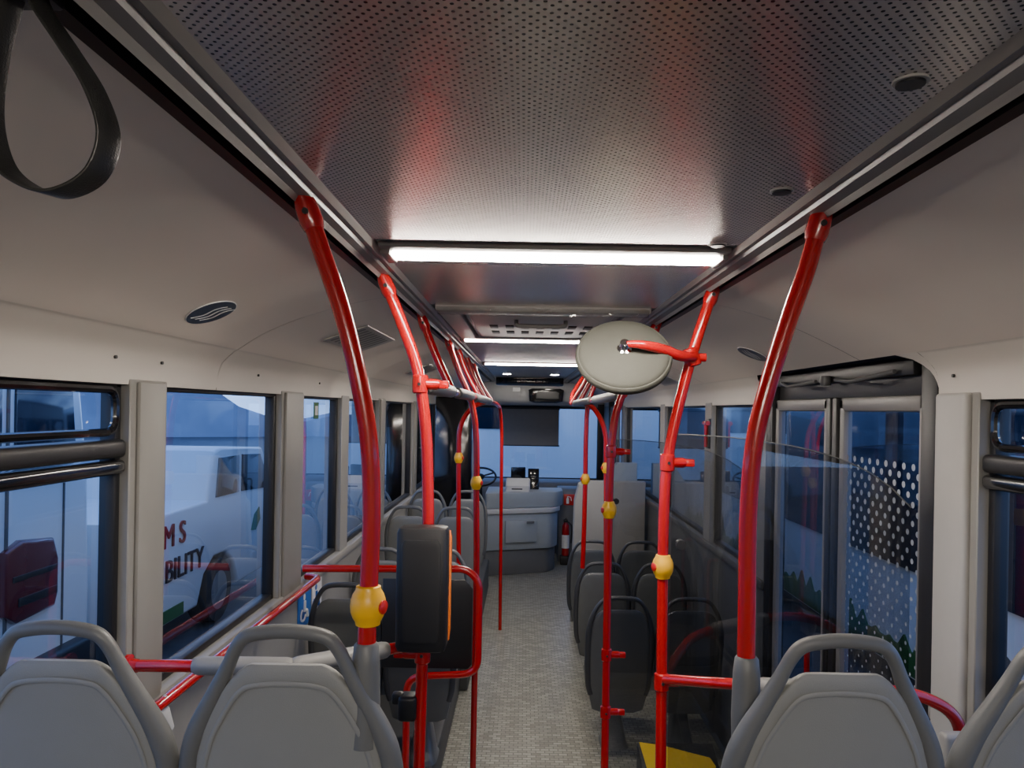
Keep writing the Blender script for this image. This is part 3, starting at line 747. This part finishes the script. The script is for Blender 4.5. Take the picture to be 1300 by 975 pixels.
# ------------------------------------------------------------ partitions, wall duct
b = B(); b.prism([(.50, 0), (1.225, 0), (1.225, 1.40), (.62, 1.40), (.56, 1.37), (.52, 1.2)], 'y', 7.35, 7.5, PILLAR, .02)
tag(b.obj('partition_panel', None, (.9, 7.4, 0)), 'tall light grey partition behind the seats', 'partition')
b = B(); b.prism([(.60, 0), (1.225, 0), (1.225, 1.55), (1.0, 1.55), (.66, 1.05)], 'y', 7.9, 8.0, CABG, .02)
tag(b.obj('partition_panel', None, (.9, 7.95, 0)), 'light grey sloped partition by the front door', 'partition')
b = B(); b.box(1.10, 1.17, 1.905, 1.945, .70, 1.28, PILLAR, .012, 3)
tag(b.obj('air_duct', None, (1.13, 1.92, .7)), 'light grey duct beside the handrail under the window', 'duct')
e = thing('emergency_hammer', (XR-.02, 4.99, 1.95), 'red emergency hammer in a holder on the pillar', 'hammer')
b = B(); b.box(XR-.02, XR-.006, 4.95, 5.03, 1.86, 2.06, BLACK, .004); b.obj('holder', e, e.location)
b = B(); b.tube([(XR-.03, 4.99, 1.87), (XR-.03, 4.99, 2.03)], .013, RED, 10); b.tube([(XR-.03, 4.94, 2.03), (XR-.03, 5.04, 2.03)], .016, RED, 10); b.obj('hammer', e, e.location)
b = B(); b.box(XL-.040, XL-.037, 3.98, 4.07, 2.03, 2.12, GREEN); b.box(XL-.037, XL-.036, 4.0, 4.05, 2.05, 2.10, WSIGN)
tag(b.obj('exit_sticker', None, (XL-.04, 4.0, 2.08)), 'small green and white sticker on the window glass', 'sticker')

# ------------------------------------------------------------ cab
e = thing('driver_cab', (0, 9.6, 0), 'light grey angular driver cab enclosure with counter', 'driver cab')
def arc(x0, x1, y0, r=.07):
    """plan outline: slanted front, rounded aisle corner"""
    p = [Vector((x0, 10.15, 0)), Vector((x0, y0-.22, 0)), Vector((x1-.10, y0+.10, 0)), Vector((x1, y0+.3, 0)), Vector((x1, 10.15, 0))]
    return [(q.x, q.y) for q in fillet(p, r, 8)]
b = B()
b.prism(arc(-.50, .47, 9.45), 'z', .32, .78, CABG, .015); b.prism(arc(-.48, .44, 9.49), 'z', .0, .32, CABD, .01)
b.obj('body', e, e.location)
b = B(); b.prism(arc(-.50, .50, 9.42), 'z', .78, .84, WHITE, .012, 3); b.prism(arc(-.47, .54, 9.52), 'z', .84, 1.04, CABG, .02); b.obj('counter', e, e.location)
rot = Matrix.Rotation(math.atan2(.32, .87), 3, 'Z')
b = B(); b.box(-.22, .20, 9.36, 9.40, .42, .70, CABG, .006, rot=rot); b.box(.06, .16, 9.37, 9.385, .66, .69, CABD, .003, rot=rot); b.obj('door', e, e.location)
e = thing('dashboard', (.1, 11.0, 0), 'dark grey bus dashboard below the windshield', 'dashboard')
b = B(); b.prism([(10.85, 0), (11.5, 0), (11.5, 1.02), (11.2, 1.06), (10.95, 1.02), (10.85, .9)], 'x', XL+.05, 1.0, CABD, .03); b.obj('body', e, e.location)
b = B(); b.prism([(10.25, 0), (10.80, 0), (10.80, 1.0), (10.35, 1.0), (10.25, .93)], 'x', .5, .86, CABD, .02)
tag(b.obj('side_console', None, (.68, 10.5, 0)), 'dark grey side console beside the driver cab', 'console')
e = thing('steering_wheel', (-.6, 10.42, 1.0), 'large black bus steering wheel', 'steering wheel')
b = B(); c = Vector((-.6, 10.48, 1.14)); ax = Vector((0, -.5, .86)).normalized(); u = Vector((1, 0, 0)); w = ax.cross(u)
b.tube([c+(u*math.cos(2*math.pi*k/32)+w*math.sin(2*math.pi*k/32))*.22 for k in range(33)], .015, BLACK, 8, cap=False); b.obj('rim', e, e.location)
b = B(); b.lathe([(.05, -.02), (.06, 0), (.05, .02)], c, ax, BLACK, 16)
for k in range(3):
    a = 2*math.pi*k/3+.5; b.tube([c, c+(u*math.cos(a)+w*math.sin(a))*.22], .012, BLACK, 8)
b.tube([c, (-.6, 10.74, .75), (-.6, 10.78, 0)], .025, BLACK, 8); b.obj('hub', e, e.location)
e = thing('driver_monitor', (-.06, 9.9, 1.04), 'small black monitor on a stand on the cab counter', 'monitor')
b = B(); rz = Matrix.Rotation(.35, 3, 'Z')
b.box(-.16, .04, 9.88, 9.92, 1.15, 1.33, BLACKG, .012, 3, rz); b.obj('casing', e, e.location)
b = B(); b.tube([(-.06, 9.9, 1.04), (-.06, 9.9, 1.19)], .015, BLACK, 10); b.lathe([(.05, 0), (.045, .015), (.015, .02)], (-.06, 9.9, 1.04), (0, 0, 1), BLACK, 14); b.obj('stand', e, e.location)
e = thing('card_reader', (.12, 9.95, 1.04), 'black card reader with display beside the monitor', 'card reader')
b = B(); b.prism([(9.85, 1.04), (10.0, 1.04), (10.0, 1.29), (9.95, 1.31), (9.85, 1.12)], 'x', .07, .22, BLACKG, .01); b.obj('body', e, e.location)
b = B(); b.box(.09, .20, 9.885, 9.89, 1.17, 1.24, SCREEN, .002, rot=Matrix.Rotation(-.4, 3, 'X')); b.obj('screen', e, e.location)
e = thing('ticket_printer', (-.05, 9.66, 1.04), 'light grey ticket printer standing on the counter', 'ticket printer')
b = B(); b.prism([(9.56, 1.04), (9.80, 1.04), (9.80, 1.17), (9.72, 1.20), (9.58, 1.11)], 'x', -.22, .10, WHITE, .02, 3); b.obj('body', e, e.location)
b = B(); b.box(-.14, .0, 9.56, 9.59, 1.065, 1.08, BLACK, .004); b.obj('ticket_slot', e, e.location)
e = thing('fire_extinguisher', (.60, 10.12, 0), 'red fire extinguisher with black hose by the console', 'fire extinguisher')
b = B(); b.lathe([(.045, .12), (.05, .13), (.05, .48), (.045, .53), (.03, .55), (.025, .57)], (.60, 10.12, 0), (0, 0, 1), RED, 20); b.obj('cylinder', e, e.location)
b = B(); b.lathe([(.051, .22), (.051, .40)], (.60, 10.12, 0), (0, 0, 1), WSIGN, 20); b.obj('paper_label', e, e.location, 'white instruction label')
b = B(); b.box(.57, .63, 10.09, 10.15, .57, .61, BLACK, .008); b.tube([(.60, 10.12, .61), (.60, 10.05, .64)], .01, BLACK, 8); b.tube(catmull([(.62, 10.10, .59), (.68, 10.07, .52), (.67, 10.04, .3)]), .01, BLACK, 8); b.obj('valve', e, e.location)
b = B(); b.box(.53, .67, 10.05, 10.19, .0, .12, BLACK, .01); b.obj('bracket', e, e.location)
e = thing('fire_sign', (.62, 10.24, .93), 'square red fire extinguisher pictogram sign', 'safety sign')
b = B(); b.box(.575, .725, 10.236, 10.248, .79, .94, REDB, .002); b.obj('plate', e, e.location)
b = B(); b.box(.61, .645, 10.232, 10.236, .81, .885, WSIGN); b.box(.62, .635, 10.232, 10.236, .885, .91, WSIGN); b.tube([(.627, 10.234, .91), (.67, 10.234, .90), (.68, 10.234, .85)], .006, WSIGN, 6)
b.obj('pictogram', e, e.location)
e = thing('driver_partition', (-.8, 8.95, 0), 'black partition wall behind the driver seat', 'partition')
b = B(); b.prism([(-1.065, .0), (-.62, .0), (-.62, 2.05), (-.68, 2.22), (-.76, 2.24), (-1.065, 2.24)], 'y', 8.93, 8.97, BLACKG, .01); b.obj('panel', e, e.location)
b = B(); b.tube(fillet([(-.60, 8.9, 0), (-.60, 8.9, 2.1), (-.70, 8.9, 2.25), (-1.05, 8.9, 2.25)], .08), .014, PILLAR, 10); b.obj('frame', e, e.location)
e = thing('driver_seat', (-.79, 9.7, 0), 'black high back driver seat', 'seat')
b = B(); b.loft([(-.79, 9.9, .9+.0, .2, .05), (-.79, 9.88, 1.0, .23, .06), (-.79, 9.84, 1.35, .22, .06), (-.79, 9.82, 1.5, .12, .05), (-.79, 9.81, 1.68, .12, .05), (-.79, 9.81, 1.72, .08, .03)], FABRIC, 20, .5); b.obj('backrest', e, e.location)
b = B(); b.loft([(-.79, 10.06, .78, .2, .2), (-.79, 10.06, .82, .24, .2), (-.79, 10.06, .9, .24, .2), (-.79, 10.06, .92, .2, .2)], FABRIC, 20, .5); b.loft([(-.79, 10.05, 0, .2, .2), (-.79, 10.05, .78, .14, .14)], BLACK, 12, .5); b.obj('cushion', e, e.location)

e = thing('front_header', (.14, 10.6, 2.17), 'white overhead console above the windshield with dark mirror opening', 'overhead console')
b = B(); b.prism([(10.4, 2.44), (10.45, 2.25), (10.55, 2.17), (11.28, 2.17), (11.28, 2.50), (10.4, 2.50)], 'x', -.62, .95, WHITE, .02, 3); b.obj('body', e, e.location)
b = B(); b.loft([(.31, 10.44, 2.20, .16, .02), (.31, 10.42, 2.22, .235, .03), (.31, 10.39, 2.38, .25, .03), (.31, 10.385, 2.40, .20, .02)], BLACKG, 24, .4); b.obj('mirror_opening', e, e.location)
b = B(); b.loft([(.33, 10.402, 2.24, .12, .01), (.33, 10.375, 2.26, .16, .012), (.33, 10.362, 2.34, .16, .012), (.33, 10.362, 2.36, .12, .01)], SLEEVED, 24, .5); b.obj('mirror', e, e.location)
b = B(); b.box(-.16, -.06, 10.405, 10.43, 2.35, 2.41, WSIGN, .002); b.obj('sticker', e, e.location)
e = thing('destination_display', (.12, 9.5, 2.5), 'black glossy stop display hanging from the ceiling', 'display')
b = B(); b.prism([(9.4, 2.505), (9.4, 2.43), (9.45, 2.41), (9.65, 2.41), (9.7, 2.505)], 'x', -.36, .50, BLACKG, .01); b.obj('housing', e, e.location)
b = B(); b.box(-.32, .46, 9.392, 9.402, 2.43, 2.49, SCREEN, .003); b.obj('screen', e, e.location)
b = B(); b.prism([(11.3, 2.14), (11.3, 1.56), (11.33, 1.55), (11.33, 2.14)], 'x', -.34, .54, BLIND, .004); b.tube([(-.35, 11.31, 1.555), (.55, 11.31, 1.555)], .012, BLACK, 8); b.tube([(-.35, 11.32, 2.13), (.55, 11.32, 2.13)], .03, BLACK, 10)
tag(b.obj('sun_blind', None, (.1, 11.31, 2.16)), 'dark fabric roller sun blind over the windshield', 'sun blind')

# ------------------------------------------------------------ stickers on the left wall, tag, ramp
e = thing('wall_sign', (XL+.002, 3.8, 1.1), 'blue and white priority pictogram stickers under the window', 'sign')
b = B()
b.box(XL+.001, XL+.004, 3.86, 4.04, 1.0, 1.17, WSIGN); b.box(XL+.001, XL+.004, 3.62, 3.84, .99, 1.17, BLUE); b.obj('plate', e, e.location)
b = B()
for y, m in ((3.93, BLUE), (3.72, WSIGN)):
    b.lathe([(.016, 0), (.016, .002)], (XL+.004, y, 1.14), (1, 0, 0), m, 12); b.tube([(XL+.005, y, 1.12), (XL+.005, y, 1.07), (XL+.005, y+.04, 1.065), (XL+.005, y+.05, 1.03)], .009, m, 6)
    b.tube([(XL+.005, y-.02+.04*math.cos(a), 1.055+.03*math.sin(a)) for a in [k*.5+2 for k in range(9)]], .006, m, 6)
b.obj('pictogram', e, e.location)
b = B(); b.tube([(XL+.09, 2.1, 1.27), (XL+.075, 2.08, 1.25), (XL+.09, 2.1, 1.225), (XL+.1, 2.12, 1.17)], [(.02, .008), (.026, .012), (.022, .008), (.012, .003)], WHITE, 8, up=(0, 1, 0)); b.obj('paper_tag', ew, ew.location, 'crumpled off-white tag')
e = thing('boarding_ramp', (.95, 4.2, 0), 'folded ramp plate with bright yellow surface near the door', 'ramp')
b = B(); b.prism([(4.0, .0), (4.36, .0), (4.36, .15), (4.34, .16), (4.0, .03)], 'x', .70, 1.14, BLACK, .004); b.obj('plate', e, e.location)
def rz_(y): return .03+(y-4.0)*.382+.004
b = B(); q = [(.74, 4.02), (1.02, 4.02), (1.12, 4.18), (1.10, 4.24), (.84, 4.32), (.71, 4.34)]
b.add([(x, y, rz_(y)) for x, y in q], [tuple(range(6))], YELB); b.obj('yellow_panel', e, e.location)

# ------------------------------------------------------------ outside
b = B(); b.box(-60, 60, -30, 90, -.45, -.36, ASPH); tag(b.obj('ground', None, (0, 0, -.4)), 'dark wet asphalt yard', 'ground', kind='structure')
def wheel(b, c, ax, r=.34):
    b.lathe([(r*.62, -.11), (r*.95, -.11), (r, -.08), (r, .08), (r*.95, .11), (r*.62, .11)], c, ax, TYRE, 28)
    b.lathe([(r*.6, -.112), (r*.55, -.09), (.05, -.09)], c, ax, TRIM, 20); b.lathe([(r*.6, .112), (r*.55, .09), (.05, .09)], c, ax, TRIM, 20)
e = thing('van', (-6, 5.1, -.36), 'white delivery van parked with dark red tail lamp', 'van')
b = B(); b.prism([(4.05, .0), (6.15, .0), (6.16, .6), (6.12, 1.5), (5.98, 2.35), (5.85, 2.45), (4.35, 2.45), (4.2, 2.35), (4.05, 1.5)], 'x', -8.6, -3.55, PAINT, .12, 4); b.obj('body', e, e.location)
b = B(); b.prism([(4.3, 1.5), (5.02, 1.5), (5.02, 2.2), (4.4, 2.2)], 'x', -3.56, -3.53, CARGL, .01); b.prism([(5.16, 1.5), (5.88, 1.5), (5.80, 2.2), (5.16, 2.2)], 'x', -3.56, -3.53, CARGL, .01); b.obj('rear_window', e, e.location)
b = B(); b.prism([(5.04, .62), (5.16, .54), (5.58, .56), (5.62, .66), (5.62, .92), (5.56, 1.08), (5.20, 1.12), (5.04, 1.06)], 'x', -3.58, -3.50, TAIL, .03, 3); b.obj('tail_lamp', e, e.location)
b = B(); b.prism([(5.16, .66), (5.58, .66), (5.58, .72), (5.16, .72)], 'x', -3.505, -3.49, BLACK, .004); b.prism([(5.10, .84), (5.58, .84), (5.58, .88), (5.10, .88)], 'x', -3.505, -3.49, BLACK, .004); b.obj('lamp_bar', e, e.location)
b = B(); b.box(-3.6, -3.45, 4.1, 6.1, -.02, .22, BLACK, .04, 3); b.obj('bumper', e, e.location)
b = B(); b.box(-3.555, -3.535, 5.08, 5.1, .2, 2.3, SEAM); b.box(-3.555, -3.54, 5.72, 5.735, .2, 2.3, SEAM); b.obj('door_seam', e, e.location)
for x in (-4.4, -7.6):
    for y in (4.2, 6.0):
        b = B(); wheel(b, (x, y, -.02), (0, 1, 0)); b.obj('wheel', e, e.location)
e = thing('pickup_truck', (-4.3, 9, -.36), 'white pickup truck with red and dark lettering on its side', 'truck')
b = B(); b.prism([(6.45, -.05), (7.85, -.05), (8.0, .25), (8.25, .40), (8.55, .40), (8.8, .25), (8.95, -.05), (11.0, -.05), (11.5, .1), (11.55, .7), (11.3, .85), (10.3, .98), (9.7, 1.55), (8.4, 1.62), (8.2, 1.58), (8.05, 1.05), (6.45, 1.03)], 'x', -5.2, -3.42, PAINT, .04, 3); b.obj('body', e, e.location)
b = B(); b.prism([(8.25, 1.06), (8.9, 1.05), (8.9, 1.5), (8.32, 1.5)], 'x', -3.43, -3.40, CARGL, .01); b.prism([(9.0, 1.05), (10.0, 1.0), (9.6, 1.47), (9.0, 1.5)], 'x', -3.43, -3.40, CARGL, .01); b.obj('side_window', e, e.location)
for y in (8.4, 10.9):
    b = B(); wheel(b, (-3.53, y, .0), (1, 0, 0), .36); b.obj('wheel', e, e.location)
    b = B(); wheel(b, (-5.1, y, .0), (1, 0, 0), .36); b.obj('wheel', e, e.location)
b = B(); b.box(-3.43, -3.41, 6.6, 7.5, -.02, .10, GREEN); b.prism([(9.35, .52), (9.45, .70), (9.62, .78), (9.66, .62), (9.5, .50)], 'x', -3.43, -3.41, GREEN); b.obj('green_graphic', e, e.location)
def side_text(y, z):
    return Matrix.Translation(Vector((-3.41, y, z))-e.location) @ Matrix.Rotation(math.pi/2, 4, 'Z') @ Matrix.Rotation(math.pi/2, 4, 'X')
text_part('M S', .32, DRED, side_text(7.28, .80), 'lettering', e, .008)
text_part('BILITY', .31, DGREY, side_text(7.52, .46), 'lettering', e, .008)
e = thing('bus', (4.6, 9, -.36), 'white and green city bus parked alongside', 'bus')
b = B(); b.prism([(3.3, -.1), (5.8, -.1), (5.8, 2.6), (5.6, 2.8), (3.5, 2.8), (3.3, 2.6)], 'y', 4.2, 15, PAINT, .05, 3); b.obj('body', e, e.location)
b = B(); b.box(3.27, 3.31, 4.4, 14.8, .80, 2.4, CARGL, .01); b.obj('window_band', e, e.location)
b = B(); b.box(3.28, 3.305, 4.25, 14.9, -.08, .12, GREEN, .005)
for k in range(40):
    y = 4.4+k*.26; h = .16+.07*math.sin(k*1.3); b.prism([(y, .10), (y+.24, .10), (y+.12, h+.05)], 'x', 3.281, 3.304, GREEN)
b.obj('green_graphic', e, e.location)
for y in (5.2, 12.5):
    b = B(); wheel(b, (3.38, y, .08), (1, 0, 0), .45); b.obj('wheel', e, e.location)
e = thing('bus', (0, 16, -.36), 'white bus parked across the yard ahead', 'bus')
b = B(); b.prism([(15, -.1), (17.4, -.1), (17.4, 2.6), (17.2, 2.8), (15.2, 2.8), (15, 2.6)], 'x', -3.5, 2.6, PAINT, .05, 3); b.obj('body', e, e.location)
b = B(); b.box(-3.3, -.2, 14.97, 15.01, 1.7, 2.5, CARGL, .01); b.obj('window_band', e, e.location)
for x in (-2.3, 1.4):
    b = B(); wheel(b, (x, 15.1, .08), (0, 1, 0), .45); b.obj('wheel', e, e.location)
b = B(); pts = [(-60, -.4)]+[(-60+i*4, 2.5+2.2*math.sin(i*.55)+1.2*math.sin(i*1.7)) for i in range(31)]+[(60, -.4)]
b.prism([(x, z) for x, z in pts], 'y', 60, 64, SNOW); b.v = [Matrix.Rotation(.5, 3, 'Z') @ v for v in b.v]
tag(b.obj('hill', None, (0, 60, 0)), 'low snow covered hill in blue dusk', 'hill')

# ------------------------------------------------------------ world: cloudy blue dusk
w = bpy.data.worlds.new('dusk'); scene.world = w; w.use_nodes = True; nt = w.node_tree; nt.nodes.clear()
out = N(nt, 'ShaderNodeOutputWorld'); bg = N(nt, 'ShaderNodeBackground'); nt.links.new(bg.outputs[0], out.inputs[0])
tc = N(nt, 'ShaderNodeTexCoord'); sp = N(nt, 'ShaderNodeSeparateXYZ'); nt.links.new(tc.outputs['Generated'], sp.inputs[0])
cr = N(nt, 'ShaderNodeValToRGB'); nt.links.new(sp.outputs[2], cr.inputs[0])
cr.color_ramp.elements[0].position = 0; cr.color_ramp.elements[0].color = (.12, .22, .48, 1)
cr.color_ramp.elements[1].position = .6; cr.color_ramp.elements[1].color = (.055, .12, .34, 1)
mp = N(nt, 'ShaderNodeMapping'); mp.inputs['Scale'].default_value = (1, 1, 4); nt.links.new(tc.outputs['Generated'], mp.inputs[0])
nz = N(nt, 'ShaderNodeTexNoise'); nz.inputs['Scale'].default_value = 4; nz.inputs['Detail'].default_value = 6; nt.links.new(mp.outputs[0], nz.inputs['Vector'])
r2 = N(nt, 'ShaderNodeValToRGB'); nt.links.new(nz.outputs['Fac'], r2.inputs[0])
r2.color_ramp.elements[0].position = .40; r2.color_ramp.elements[0].color = (.7, .7, .74, 1)
r2.color_ramp.elements[1].position = .66; r2.color_ramp.elements[1].color = (1.9, 1.75, 1.5, 1)
mm = N(nt, 'ShaderNodeMix', data_type='RGBA', blend_type='MULTIPLY'); mm.inputs[0].default_value = 1
nt.links.new(cr.outputs[0], mm.inputs[6]); nt.links.new(r2.outputs[0], mm.inputs[7])
nt.links.new(mm.outputs[2], bg.inputs[0]); bg.inputs[1].default_value = 5.6

# ------------------------------------------------------------ camera
cam = bpy.data.cameras.new('camera'); co = bpy.data.objects.new('camera', cam); COL.objects.link(co)
cam.sensor_width = 36; cam.lens = 36*940/1300; cam.shift_x = -15/1300; cam.shift_y = 32.5/1300; cam.clip_start = .02; cam.clip_end = 300
co.matrix_world = Matrix.Translation((0, 0, 2.1)) @ Matrix.Rotation(math.pi/2, 4, 'X') @ Matrix.Rotation(math.radians(1.0), 4, 'Z')
scene.camera = co
